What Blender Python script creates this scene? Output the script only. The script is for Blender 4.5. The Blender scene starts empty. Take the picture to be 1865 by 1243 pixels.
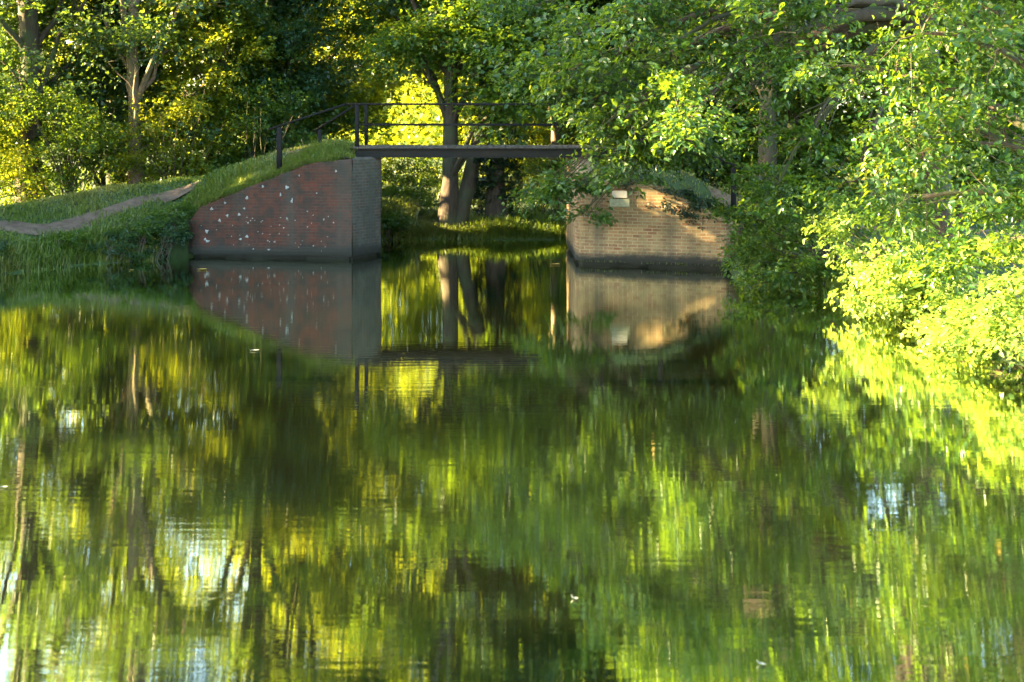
import bpy, math, random
import numpy as np
from math import radians

# ------------------------------------------------------------------ camera, world, sun
S = bpy.context.scene
COL = S.collection
rng = np.random.default_rng(7)
CAM_H = 3.7
F = 2590.0
cd = bpy.data.cameras.new('camera')
cd.lens = 50.0; cd.sensor_width = 36.0; cd.sensor_fit = 'HORIZONTAL'
cd.shift_y = -431.5 / 1865.0
cd.clip_start = 0.1; cd.clip_end = 2000
cd.dof.use_dof = True; cd.dof.focus_distance = 26.0; cd.dof.aperture_fstop = 1.8
cam = bpy.data.objects.new('camera', cd)
cam.location = (0, 0, CAM_H); cam.rotation_euler = (radians(90), 0, 0)
COL.objects.link(cam); S.camera = cam

SUN_AZ = math.atan2(0.04, -0.999)      # direction towards the sun in plan
SUN_EL = radians(22)
sx, sy, sz = math.cos(SUN_EL) * math.cos(SUN_AZ), math.cos(SUN_EL) * math.sin(SUN_AZ), math.sin(SUN_EL)
W = bpy.data.worlds.new('World'); S.world = W; W.use_nodes = True
wn = W.node_tree.nodes; wl = W.node_tree.links
wn.clear()
sky = wn.new('ShaderNodeTexSky'); sky.sky_type = 'NISHITA'; sky.sun_disc = False
sky.sun_elevation = SUN_EL
sky.sun_rotation = math.atan2(sx, sy)
sky.air_density = 1.0; sky.dust_density = 1.2; sky.ozone_density = 1.0
bg = wn.new('ShaderNodeBackground'); bg.inputs['Strength'].default_value = 0.078
wo = wn.new('ShaderNodeOutputWorld')
wl.new(sky.outputs[0], bg.inputs[0]); wl.new(bg.outputs[0], wo.inputs[0])
sl = bpy.data.lights.new('sun', 'SUN'); sl.energy = 5.0; sl.angle = radians(0.55); sl.color = (1.0, 0.75, 0.37)
so = bpy.data.objects.new('sun', sl); COL.objects.link(so)
from mathutils import Vector
so.rotation_euler = Vector((sx, sy, sz)).to_track_quat('Z', 'Y').to_euler()
so.location = (-30, -10, 30)
S.view_settings.view_transform = 'Standard'; S.view_settings.look = 'None'
S.view_settings.exposure = 4.3; S.view_settings.gamma = 1.0
S.cycles.max_bounces = 6; S.cycles.diffuse_bounces = 3; S.cycles.glossy_bounces = 3
S.cycles.transmission_bounces = 4; S.cycles.transparent_max_bounces = 4
S.cycles.use_denoising = True
S.cycles.sample_clamp_indirect = 6.0
S.cycles.caustics_reflective = False; S.cycles.caustics_refractive = False


def P(px, py, D):
    return np.array([(px - 932.5) * D / F, D, CAM_H - (py - 190.0) * D / F])


# ------------------------------------------------------------------ materials
def mat(name):
    m = bpy.data.materials.new(name); m.use_nodes = True
    nt = m.node_tree; nt.nodes.clear()
    out = nt.nodes.new('ShaderNodeOutputMaterial')
    return m, nt, out


def N(nt, typ, **kw):
    n = nt.nodes.new(typ)
    for k, v in kw.items():
        if k.startswith('i_'):
            key = k[2:].replace('_', ' ')
            n.inputs[int(key) if key.isdigit() else key].default_value = v
        else:
            setattr(n, k, v)
    return n


def ramp(nt, stops, interp='LINEAR'):
    r = nt.nodes.new('ShaderNodeValToRGB')
    r.color_ramp.interpolation = interp
    e = r.color_ramp.elements
    while len(e) < len(stops): e.new(0.5)
    for q, (p, c) in zip(e, stops):
        q.position = p; q.color = (*c, 1) if len(c) == 3 else c
    return r


def mixrgb(nt, fac, a, b, blend='MIX'):
    m = nt.nodes.new('ShaderNodeMix'); m.data_type = 'RGBA'; m.blend_type = blend
    for s, v in ((0, fac), (6, a), (7, b)):
        if hasattr(v, 'links') or isinstance(v, bpy.types.NodeSocket): nt.links.new(v, m.inputs[s])
        else: m.inputs[s].default_value = v if s == 0 else (*v, 1)
    return m.outputs[2]


def leaf_mat(name, dark, mid, light, trans, tfac=0.42, rough=0.42):
    m, nt, out = mat(name)
    at = N(nt, 'ShaderNodeAttribute', attribute_name='var')
    r = ramp(nt, [(0.0, dark), (0.5, mid), (0.93, light), (1.0, (0.35, 0.24, 0.04))])
    nt.links.new(at.outputs['Fac'], r.inputs[0])
    b = N(nt, 'ShaderNodeBsdfPrincipled'); b.inputs['Roughness'].default_value = rough
    b.inputs['Specular IOR Level'].default_value = 0.5
    nt.links.new(r.outputs[0], b.inputs['Base Color'])
    t = N(nt, 'ShaderNodeBsdfTranslucent')
    tc = mixrgb(nt, 0.65, r.outputs[0], trans)
    nt.links.new(tc, t.inputs[0])
    mx = N(nt, 'ShaderNodeMixShader'); mx.inputs[0].default_value = tfac
    nt.links.new(b.outputs[0], mx.inputs[1]); nt.links.new(t.outputs[0], mx.inputs[2])
    nt.links.new(mx.outputs[0], out.inputs[0])
    return m


def bark_mat(name, a, b_, scale=6.0):
    m, nt, out = mat(name)
    tc = N(nt, 'ShaderNodeTexCoord')
    mp = N(nt, 'ShaderNodeMapping'); mp.inputs['Scale'].default_value = (1, 1, 0.22)
    nt.links.new(tc.outputs['Object'], mp.inputs[0])
    n = N(nt, 'ShaderNodeTexNoise', i_Scale=scale * 2.2, i_Detail=6.0, i_Roughness=0.65)
    nt.links.new(mp.outputs[0], n.inputs[0])
    n2 = N(nt, 'ShaderNodeTexNoise', i_Scale=1.3, i_Detail=3.0)
    nt.links.new(tc.outputs['Object'], n2.inputs[0])
    r = ramp(nt, [(0.3, a), (0.7, b_)]); nt.links.new(n.outputs[0], r.inputs[0])
    r2 = ramp(nt, [(0.45, (0, 0, 0)), (0.7, (1, 1, 1))]); nt.links.new(n2.outputs[0], r2.inputs[0])
    c = mixrgb(nt, r2.outputs[0], r.outputs[0], (0.05, 0.07, 0.025))
    b = N(nt, 'ShaderNodeBsdfPrincipled'); b.inputs['Roughness'].default_value = 0.9
    nt.links.new(c, b.inputs['Base Color'])
    bp = N(nt, 'ShaderNodeBump', i_Strength=0.8, i_Distance=0.03)
    nt.links.new(n.outputs[0], bp.inputs['Height']); nt.links.new(bp.outputs[0], b.inputs['Normal'])
    nt.links.new(b.outputs[0], out.inputs[0])
    return m


M = {}
M['leaf_dark'] = leaf_mat('leaf_dark', (0.014, 0.046, 0.024), (0.024, 0.076, 0.036), (0.055, 0.115, 0.028), (0.26, 0.38, 0.012), 0.44)
M['leaf_mid'] = leaf_mat('leaf_mid', (0.022, 0.062, 0.014), (0.042, 0.112, 0.016), (0.10, 0.165, 0.018), (0.29, 0.41, 0.010), 0.49)
M['leaf_lime'] = leaf_mat('leaf_lime', (0.014, 0.046, 0.010), (0.032, 0.092, 0.014), (0.10, 0.17, 0.020), (0.26, 0.40, 0.010), 0.44, 0.34)
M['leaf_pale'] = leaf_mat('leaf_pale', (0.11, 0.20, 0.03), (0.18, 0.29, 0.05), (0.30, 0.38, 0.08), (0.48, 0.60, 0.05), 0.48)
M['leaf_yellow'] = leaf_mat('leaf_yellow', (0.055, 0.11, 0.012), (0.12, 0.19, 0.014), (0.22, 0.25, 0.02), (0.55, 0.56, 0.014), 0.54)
M['ivy'] = leaf_mat('ivy', (0.006, 0.022, 0.008), (0.012, 0.038, 0.012), (0.025, 0.06, 0.015), (0.05, 0.11, 0.01), 0.2)
M['grass'] = leaf_mat('grass', (0.055, 0.11, 0.012), (0.115, 0.175, 0.022), (0.20, 0.19, 0.05), (0.26, 0.36, 0.02), 0.35)
M['bark'] = bark_mat('bark', (0.024, 0.017, 0.010), (0.080, 0.056, 0.034))
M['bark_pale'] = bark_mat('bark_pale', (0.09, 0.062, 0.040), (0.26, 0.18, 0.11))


def brick_mat(name, c1, c2, mortar, stain, stain_lo, stain_hi, stain_amt, tint, wet=(0.02, 0.02, 0.012), edge=None):
    m, nt, out = mat(name)
    uv = N(nt, 'ShaderNodeUVMap'); uv.uv_map = 'UVMap'
    nz = N(nt, 'ShaderNodeTexNoise', i_Scale=3.0, i_Detail=2.0)
    nt.links.new(uv.outputs[0], nz.inputs[0])
    wob = N(nt, 'ShaderNodeVectorMath', operation='SCALE'); wob.inputs['Scale'].default_value = 0.02
    nt.links.new(nz.outputs['Color'], wob.inputs[0])
    ad = N(nt, 'ShaderNodeVectorMath', operation='ADD')
    nt.links.new(uv.outputs[0], ad.inputs[0]); nt.links.new(wob.outputs[0], ad.inputs[1])
    br = N(nt, 'ShaderNodeTexBrick', i_Scale=1.0)
    br.inputs['Brick Width'].default_value = 0.225; br.inputs['Row Height'].default_value = 0.075
    br.inputs['Mortar Size'].default_value = 0.010; br.inputs['Mortar Smooth'].default_value = 0.3
    br.inputs['Color1'].default_value = (*c1, 1); br.inputs['Color2'].default_value = (*c2, 1)
    br.inputs['Mortar'].default_value = (*mortar, 1); br.inputs['Bias'].default_value = -0.1
    nt.links.new(ad.outputs[0], br.inputs['Vector'])
    tc = N(nt, 'ShaderNodeTexCoord')
    n1 = N(nt, 'ShaderNodeTexNoise', i_Scale=1.7, i_Detail=8.0, i_Roughness=0.74)
    nt.links.new(tc.outputs['Object'], n1.inputs[0])
    r1 = ramp(nt, [(stain_lo, (0, 0, 0)), (stain_hi, (1, 1, 1))]); nt.links.new(n1.outputs[0], r1.inputs[0])
    f1 = N(nt, 'ShaderNodeMath', operation='MULTIPLY'); f1.inputs[1].default_value = stain_amt
    nt.links.new(r1.outputs[0], f1.inputs[0])
    c = mixrgb(nt, f1.outputs[0], br.outputs[0], stain)
    # patches of the other tint
    n2 = N(nt, 'ShaderNodeTexNoise', i_Scale=4.5, i_Detail=5.0, i_Roughness=0.7)
    nt.links.new(tc.outputs['Object'], n2.inputs[0])
    r2 = ramp(nt, [(0.46, (0, 0, 0)), (0.60, (1, 1, 1))]); nt.links.new(n2.outputs[0], r2.inputs[0])
    f2 = N(nt, 'ShaderNodeMath', operation='MULTIPLY'); f2.inputs[1].default_value = 0.5
    nt.links.new(r2.outputs[0], f2.inputs[0])
    c = mixrgb(nt, f2.outputs[0], c, tint)
    # vertical run-off streaks
    mp = N(nt, 'ShaderNodeMapping'); mp.inputs['Scale'].default_value = (2.4, 0.18, 1)
    nt.links.new(uv.outputs[0], mp.inputs[0])
    n3 = N(nt, 'ShaderNodeTexNoise', i_Scale=1.0, i_Detail=4.0); nt.links.new(mp.outputs[0], n3.inputs[0])
    r3 = ramp(nt, [(0.5, (0, 0, 0)), (0.72, (0.6, 0.6, 0.6))]); nt.links.new(n3.outputs[0], r3.inputs[0])
    c = mixrgb(nt, r3.outputs[0], c, (0.045, 0.05, 0.035))
    sp = N(nt, 'ShaderNodeSeparateXYZ'); nt.links.new(uv.outputs[0], sp.inputs[0])
    if edge:
        ea = N(nt, 'ShaderNodeMath', operation='MULTIPLY_ADD'); ea.inputs[1].default_value = 1.6
        nt.links.new(n1.outputs[0], ea.inputs[0]); nt.links.new(sp.outputs[0], ea.inputs[2])
        er = N(nt, 'ShaderNodeMapRange'); er.inputs['From Min'].default_value = edge[0]; er.inputs['From Max'].default_value = edge[1]
        er.inputs['To Max'].default_value = edge[2]
        nt.links.new(ea.outputs[0], er.inputs[0]); c = mixrgb(nt, er.outputs[0], c, edge[3])
    # algae and wetness just above the water
    zz = N(nt, 'ShaderNodeMath', operation='ADD'); nt.links.new(sp.outputs[1], zz.inputs[0])
    ns = N(nt, 'ShaderNodeMath', operation='MULTIPLY'); ns.inputs[1].default_value = -0.4
    nt.links.new(n1.outputs[0], ns.inputs[0]); nt.links.new(ns.outputs[0], zz.inputs[1])
    r4 = ramp(nt, [(0.0, (1, 1, 1)), (0.05, (0.7, 0.7, 0.7)), (0.15, (0, 0, 0))]); nt.links.new(zz.outputs[0], r4.inputs[0])
    c = mixrgb(nt, r4.outputs[0], c, wet)
    b = N(nt, 'ShaderNodeBsdfPrincipled'); b.inputs['Roughness'].default_value = 0.88
    nt.links.new(c, b.inputs['Base Color'])
    hm = N(nt, 'ShaderNodeMath', operation='MULTIPLY_ADD'); hm.inputs[1].default_value = 0.9
    nt.links.new(n2.outputs[0], hm.inputs[0])
    inv = N(nt, 'ShaderNodeMath', operation='SUBTRACT'); inv.inputs[0].default_value = 1.0
    nt.links.new(br.outputs['Fac'], inv.inputs[1]); nt.links.new(inv.outputs[0], hm.inputs[2])
    bp = N(nt, 'ShaderNodeBump', i_Strength=0.9, i_Distance=0.012)
    nt.links.new(hm.outputs[0], bp.inputs['Height']); nt.links.new(bp.outputs[0], b.inputs['Normal'])
    nt.links.new(b.outputs[0], out.inputs[0])
    return m


M['brick_red'] = brick_mat('brick_red', (0.085, 0.023, 0.008), (0.026, 0.012, 0.007), (0.050, 0.040, 0.026), (0.017, 0.015, 0.008), 0.42, 0.56, 0.85, (0.11, 0.026, 0.008), edge=(4.8, 6.0, .5, (0.040, 0.042, 0.028)))
M['brick_grey'] = brick_mat('brick_grey', (0.09, 0.045, 0.026), (0.05, 0.036, 0.025), (0.11, 0.11, 0.085), (0.032, 0.040, 0.024), 0.40, 0.60, 0.65, (0.09, 0.10, 0.072))
M['brick_tan'] = brick_mat('brick_tan', (0.32, 0.19, 0.075), (0.17, 0.055, 0.020), (0.36, 0.31, 0.19), (0.12, 0.10, 0.040), 0.44, 0.62, 0.65, (0.32, 0.24, 0.11))


def simple_mat(name, c1, c2, scale=8.0, rough=0.7, metal=0.0, bump=0.3, spec=0.5, stretch=(1, 1, 1)):
    m, nt, out = mat(name)
    tc = N(nt, 'ShaderNodeTexCoord')
    mp = N(nt, 'ShaderNodeMapping'); mp.inputs['Scale'].default_value = stretch
    nt.links.new(tc.outputs['Object'], mp.inputs[0])
    n = N(nt, 'ShaderNodeTexNoise', i_Scale=scale, i_Detail=6.0, i_Roughness=0.65)
    nt.links.new(mp.outputs[0], n.inputs[0])
    r = ramp(nt, [(0.35, c1), (0.65, c2)]); nt.links.new(n.outputs[0], r.inputs[0])
    b = N(nt, 'ShaderNodeBsdfPrincipled'); b.inputs['Roughness'].default_value = rough
    b.inputs['Metallic'].default_value = metal; b.inputs['Specular IOR Level'].default_value = spec
    nt.links.new(r.outputs[0], b.inputs['Base Color'])
    bp = N(nt, 'ShaderNodeBump', i_Strength=bump, i_Distance=0.01)
    nt.links.new(n.outputs[0], bp.inputs['Height']); nt.links.new(bp.outputs[0], b.inputs['Normal'])
    nt.links.new(b.outputs[0], out.inputs[0])
    return m


M['paint_black'] = simple_mat('paint_black', (0.008, 0.008, 0.009), (0.013, 0.012, 0.010), 9, 0.7, spec=0.12)
M['steel_dark'] = simple_mat('steel_dark', (0.012, 0.013, 0.012), (0.022, 0.019, 0.013), 5, 0.75, spec=0.15, stretch=(0.3, 1, 1))
M['timber'] = simple_mat('timber', (0.035, 0.030, 0.022), (0.08, 0.068, 0.05), 6, 0.85, stretch=(1, 0.15, 1))
M['soil'] = simple_mat('soil', (0.022, 0.040, 0.010), (0.035, 0.070, 0.014), 3, 0.95)
M['path'] = simple_mat('path', (0.07, 0.046, 0.027), (0.16, 0.11, 0.070), 5, 0.95, bump=0.6)
M['leaf_litter'] = simple_mat('leaf_litter', (0.10, 0.065, 0.04), (0.22, 0.15, 0.095), 9, 0.95, bump=0.8)
M['lichen'] = simple_mat('lichen', (0.20, 0.21, 0.19), (0.40, 0.42, 0.38), 25, 0.95)
M['plaque'] = simple_mat('plaque', (0.42, 0.40, 0.33), (0.55, 0.52, 0.44), 6, 0.7)
M['tablet'] = simple_mat('tablet', (0.24, 0.26, 0.16), (0.34, 0.35, 0.23), 14, 0.9)
M['stone_pale'] = simple_mat('stone_pale', (0.26, 0.19, 0.10), (0.38, 0.29, 0.16), 7, 0.9)
M['float_yellow'] = simple_mat('float_yellow', (0.45, 0.30, 0.05), (0.60, 0.42, 0.08), 20, 0.6)
M['float_pale'] = simple_mat('float_pale', (0.16, 0.18, 0.13), (0.28, 0.29, 0.22), 20, 0.5)

# water: mirror-like with fine wind ripples over a dim green-brown body
m, nt, out = mat('water'); M['water'] = m
tc = N(nt, 'ShaderNodeTexCoord')
def wav(scale, sx_, sy_, det=2.0, rot=0.0):
    mp = N(nt, 'ShaderNodeMapping'); mp.inputs['Scale'].default_value = (sx_, sy_, 1); mp.inputs['Rotation'].default_value = (0, 0, rot)
    nt.links.new(tc.outputs['Object'], mp.inputs[0])
    n = N(nt, 'ShaderNodeTexNoise', i_Scale=scale, i_Detail=det, i_Roughness=0.5)
    nt.links.new(mp.outputs[0], n.inputs[0]); return n.outputs[0]
w1 = wav(1.0, 0.7, 7.0, 3.0); w2 = wav(1.0, 2.5, 34.0, 2.0, 0.05); w3 = wav(1.0, 0.12, 0.5, 2.0, -0.05)
def mul(a, k):
    q = N(nt, 'ShaderNodeMath', operation='MULTIPLY'); nt.links.new(a, q.inputs[0])
    if isinstance(k, (int, float)): q.inputs[1].default_value = k
    else: nt.links.new(k, q.inputs[1])
    return q.outputs[0]
def add(a, b):
    q = N(nt, 'ShaderNodeMath', operation='ADD'); nt.links.new(a, q.inputs[0]); nt.links.new(b, q.inputs[1]); return q.outputs[0]
gust = ramp(nt, [(0.35, (0.3, 0.3, 0.3)), (0.65, (1, 1, 1))]); nt.links.new(w3, gust.inputs[0])
hgt = mul(add(mul(w1, 0.0013), mul(w2, 0.00035)), gust.outputs[0])
bp = N(nt, 'ShaderNodeBump', i_Strength=1.0, i_Distance=1.0); nt.links.new(hgt, bp.inputs['Height'])
gl = N(nt, 'ShaderNodeBsdfGlossy'); gl.inputs['Roughness'].default_value = 0.012
gl.inputs['Color'].default_value = (0.94, 1.0, 0.88, 1)
nt.links.new(bp.outputs[0], gl.inputs['Normal'])
df = N(nt, 'ShaderNodeBsdfDiffuse'); df.inputs[0].default_value = (0.007, 0.009, 0.004, 1)
fr = N(nt, 'ShaderNodeFresnel', i_IOR=1.6); nt.links.new(bp.outputs[0], fr.inputs['Normal'])
mr = N(nt, 'ShaderNodeMapRange'); mr.inputs['From Min'].default_value = 0.08; mr.inputs['From Max'].default_value = 0.6
mr.inputs['To Min'].default_value = 0.68; mr.inputs['To Max'].default_value = 0.97
nt.links.new(fr.outputs[0], mr.inputs[0])
mx = N(nt, 'ShaderNodeMixShader'); nt.links.new(mr.outputs[0], mx.inputs[0])
nt.links.new(df.outputs[0], mx.inputs[1]); nt.links.new(gl.outputs[0], mx.inputs[2]); nt.links.new(mx.outputs[0], out.inputs[0])


# ------------------------------------------------------------------ mesh helpers (everything in quads)
class MB:
    def __init__(s):
        s.v = []; s.f = []; s.m = []; s.a = []; s.n = 0; s.uv = []
    def add(s, v, f, mi=0, var=None, uv=None):
        v = np.asarray(v, float).reshape(-1, 3); f = np.asarray(f, int).reshape(-1, 4)
        s.v.append(v); s.f.append(f + s.n); s.n += len(v)
        s.m.append(np.full(len(f), mi)); s.a.append(np.zeros(len(f)) + (0.5 if var is None else var))
        s.uv.append(np.zeros((len(v), 2)) if uv is None else np.asarray(uv, float))
    def build(s, name, mats, parent=None, smooth=True, uv=False):
        v = np.concatenate(s.v); f = np.concatenate(s.f); mi = np.concatenate(s.m); a = np.concatenate(s.a)
        if parent is not None: v = v - np.array(parent.location)
        me = bpy.data.meshes.new(name)
        me.vertices.add(len(v)); me.vertices.foreach_set('co', v.ravel().astype(np.float32))
        me.loops.add(len(f) * 4); me.loops.foreach_set('vertex_index', f.ravel().astype(np.int32))
        me.polygons.add(len(f)); me.polygons.foreach_set('loop_start', (np.arange(len(f)) * 4).astype(np.int32))
        try: me.polygons.foreach_set('loop_total', np.full(len(f), 4, np.int32))
        except Exception: pass
        for x in (mats if isinstance(mats, (list, tuple)) else [mats]): me.materials.append(x)
        me.polygons.foreach_set('material_index', mi.astype(np.int32))
        me.polygons.foreach_set('use_smooth', np.full(len(f), bool(smooth)))
        at = me.attributes.new('var', 'FLOAT', 'FACE'); at.data.foreach_set('value', a.astype(np.float32))
        if uv:
            U = np.concatenate(s.uv); l = me.uv_layers.new(name='UVMap')
            l.data.foreach_set('uv', U[f.ravel()].ravel().astype(np.float32))
        me.update(); me.validate()
        o = bpy.data.objects.new(name, me); COL.objects.link(o)
        if parent is not None: o.parent = parent
        return o


def nrm(a): return a / (np.linalg.norm(a, axis=-1, keepdims=True) + 1e-9)


def box(mb, lo, hi, mi=0, bev=0.0, taper=None):
    (x0, y0, z0), (x1, y1, z1) = lo, hi
    b = min(bev, (x1 - x0) / 3, (y1 - y0) / 3, (z1 - z0) / 3)
    # rounded-edge box: three nested rings around z
    rings = []
    for z, i in ((z0, b), (z0 + b, 0), (z1 - b, 0), (z1, b)) if b > 0 else ((z0, 0), (z1, 0)):
        rings.append([(x0 + i + b * 0.5, y0 + i, z), (x1 - i - b * 0.5, y0 + i, z), (x1 - i, y0 + i + b * 0.5, z), (x1 - i, y1 - i - b * 0.5, z),
                      (x1 - i - b * 0.5, y1 - i, z), (x0 + i + b * 0.5, y1 - i, z), (x0 + i, y1 - i - b * 0.5, z), (x0 + i, y0 + i + b * 0.5, z)])
    v = [p for r in rings for p in r]; f = []
    for k in range(len(rings) - 1):
        for j in range(8): f.append((k * 8 + j, k * 8 + (j + 1) % 8, k * 8 + 8 + (j + 1) % 8, k * 8 + 8 + j))
    t = (len(rings) - 1) * 8
    f += [(7, 2, 1, 0), (6, 3, 2, 7), (5, 4, 3, 6), (t, t + 1, t + 2, t + 7), (t + 7, t + 2, t + 3, t + 6), (t + 6, t + 3, t + 4, t + 5)]
    mb.add(v, f, mi)


def bar(mb, p, q, w, h, mi=0, up=(0, 0, 1)):
    p = np.array(p, float); q = np.array(q, float); d = nrm(q - p)
    s = nrm(np.cross(d, up)); u = np.cross(s, d)
    c = 0.22
    prof = [(-w / 2, -h / 2 + h * c), (-w / 2 + w * c, -h / 2), (w / 2 - w * c, -h / 2), (w / 2, -h / 2 + h * c),
            (w / 2, h / 2 - h * c), (w / 2 - w * c, h / 2), (-w / 2 + w * c, h / 2), (-w / 2, h / 2 - h * c)]
    v = [e + s * a + u * b for e in (p, q) for a, b in prof]
    f = [(j, (j + 1) % 8, 8 + (j + 1) % 8, 8 + j) for j in range(8)]
    f += [(7, 4, 3, 0), (6, 5, 4, 7), (3, 2, 1, 0), (8, 11, 12, 15), (15, 12, 13, 14), (8, 9, 10, 11)]
    mb.add(v, f, mi)


def tube(mb, pts, rad, k=8, mi=0, lump=0.0):
    pts = np.asarray(pts, float); n = len(pts); rad = np.zeros(n) + rad
    t = nrm(np.gradient(pts, axis=0))
    ref = np.array([0.31, 0.95, 0.05]); s = nrm(np.cross(t, ref)); u = np.cross(s, t)
    a = np.linspace(0, 2 * math.pi, k, endpoint=False)
    rr = rad[:, None] * (1 + lump * (np.sin(3 * a[None] + 2.1) * 0.5 + rng.normal(0, 0.35, (n, k))))
    v = pts[:, None] + s[:, None] * (np.cos(a)[None] * rr)[..., None] + u[:, None] * (np.sin(a)[None] * rr)[..., None]
    f = []
    for i in range(n - 1):
        for j in range(k): f.append((i * k + j, i * k + (j + 1) % k, (i + 1) * k + (j + 1) % k, (i + 1) * k + j))
    mb.add(v.reshape(-1, 3), f, mi)


def curve(p, q, n=8, sag=0.0, wob=0.0, bend=(0, 0, 0)):
    p = np.array(p, float); q = np.array(q, float)
    t = np.linspace(0, 1, n)[:, None]
    c = p + (q - p) * t + np.array([0, 0, sag]) * (4 * t * (1 - t)) + np.array(bend) * (4 * t * (1 - t))
    if wob: c[1:-1] += rng.normal(0, wob, (n - 2, 3))
    return c


def leaves(mb, pos, axis, norm, size, mi=0, var=None, fold=0.16, wid=0.62, rich=False):
    n = len(pos); axis = nrm(axis)
    norm = nrm(norm - axis * np.sum(axis * norm, -1, keepdims=True)); side = np.cross(axis, norm)
    l = size[:, None]; w = l * wid * 0.5
    if not rich:
        v = np.stack([pos, pos + axis * l * 0.42 + side * w + norm * l * fold, pos + axis * l, pos + axis * l * 0.42 - side * w + norm * l * fold], 1)
        f = np.arange(n * 4).reshape(-1, 4)
        mb.add(v.reshape(-1, 3), f, mi, var)
    else:
        up = norm * l * fold
        v = np.stack([pos, pos + axis * l * 0.22 + side * w * 0.95 + up, pos + axis * l * 0.62 + side * w * 0.85 + up * 0.8,
                      pos + axis * l - norm * l * 0.08, pos + axis * l * 0.62 - side * w * 0.85 + up * 0.8, pos + axis * l * 0.22 - side * w * 0.95 + up], 1)
        b = np.arange(n)[:, None] * 6
        f = np.concatenate([b + np.array([[0, 1, 2, 3]]), b + np.array([[0, 3, 4, 5]])], 0)
        if var is not None: var = np.concatenate([var, var])
        mb.add(v.reshape(-1, 3), f, mi, var)


def sprays(mb, c, d, L, M_, ls, mi=0, flat=0.35, droop=0.25, rich=False, out=0.45, chaos=0.55, var0=None, wid=0.62):
    """c: spray roots, d: growth directions, L: length, M_: leaves per spray."""
    n = len(c); d = nrm(d)
    r = nrm(np.cross(d, [0, 0, 1.0]) + rng.normal(0, 0.15, (n, 3))); nn = np.cross(r, d)
    nn = nn * np.sign(nn[:, 2:3] + 1e-6)
    L = (np.zeros(n) + L) * rng.uniform(0.7, 1.3, n)
    u = rng.random((n, M_)) ** 0.8
    prof = np.sin(np.pi * np.clip(u * 0.85 + 0.12, 0, 1))
    v = rng.uniform(-1, 1, (n, M_)) * prof * 0.5
    w = rng.normal(0, flat * 0.3, (n, M_))
    p = c[:, None] + (d[:, None] * u[..., None] + r[:, None] * v[..., None] + nn[:, None] * w[..., None]) * L[:, None, None]
    p[..., 2] -= droop * (u ** 2) * L[:, None]
    ax = d[:, None] * 0.6 + r[:, None] * (np.sign(v) * 0.7)[..., None] + rng.normal(0, 0.4, (n, M_, 3)); ax[..., 2] -= 0.35
    no = nn[:, None] * 0.6 + np.array([0, 0, 0.35]) + d[:, None] * out + rng.normal(0, chaos, (n, M_, 3))
    sz = ls * rng.uniform(0.45, 1.4, (n, M_))
    va = (rng.normal(0.42, 0.17, n) if var0 is None else var0)[:, None] + rng.normal(0, 0.14, (n, M_))
    va = np.clip(va, 0, 0.93); va = np.where(rng.random((n, M_)) < 0.006, 1.0, va)
    leaves(mb, p.reshape(-1, 3), ax.reshape(-1, 3), no.reshape(-1, 3), sz.ravel(), mi, va.ravel(), rich=rich, wid=wid)


def mass(mb, c, r, n, L, M_, ls, origin=None, mi=0, shell=0.35, **kw):
    """n sprays spread through an uneven ellipsoid."""
    c = np.array(c, float); r = np.array(r, float) if np.ndim(r) else np.array([r, r, r * 0.8])
    q = nrm(rng.normal(0, 1, (n, 3)))
    k = rng.random(n) ** shell
    # lumpy outline
    lump = 1 + 0.22 * np.sin(q[:, 0] * 5 + c[0]) * np.cos(q[:, 2] * 4 + c[1]) + 0.15 * np.sin(q[:, 1] * 7 + c[2] * 2)
    p = c + q * r * (k * lump)[:, None]
    nc = max(3, n // 10); cc = p[rng.integers(0, n, nc)]; ci = rng.integers(0, nc, n)
    sg = float(np.mean(r)) * .24
    loose = rng.random(n) < .18
    p = np.where(loose[:, None], p, cc[ci] + rng.normal(0, 1, (n, 3)) * np.array([sg, sg, sg * .42]))
    if 'var0' not in kw: kw['var0'] = np.clip(rng.normal(.42, .13, nc)[ci] + rng.normal(0, .08, n), 0, .9)
    og = c - np.array([0, 0, r[2] * 0.5]) if origin is None else np.array(origin, float)
    d = nrm(p - og) * 0.7 + q * 0.6 + rng.normal(0, 0.3, (n, 3)); d[:, 2] *= 0.6
    sprays(mb, p, d, L, M_, ls, mi, **kw)
    return p


# ------------------------------------------------------------------ objects helpers
def meta(o, label, cat, group=None, kind=None):
    o['label'] = label; o['category'] = cat
    if group: o['group'] = group
    if kind: o['kind'] = kind
    return o


def thing(name, loc, label, cat, group=None):
    o = bpy.data.objects.new(name, None); o.location = loc; o.empty_display_size = 0.3
    COL.objects.link(o); meta(o, label, cat, group)
    return o


# ------------------------------------------------------------------ terrain
WATER = np.array([(-16, -30), (-15, 0), (-13.6, 15), (-12.4, 25), (-11.6, 30.0), (-9.9, 32.6), (-7.8, 34.35), (-3.81, 33.74), (-3.2, 34.7),
                  (-3.42, 36.8), (-3.8, 37.7), (-3.6, 38.6), (-2.4, 38.95), (0.0, 38.75), (2.4, 38.85), (5, 40), (12, 42.5), (45, 50), (45, 44),
                  (12, 38.8), (5, 37.6), (1.5, 37.2), (1.5, 32.7), (4.68, 31.7), (5.5, 29.4), (6.5, 25.2), (7.3, 21.3), (7.9, 18), (8.6, 12), (9, 0), (9.5, -30)], float)


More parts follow.
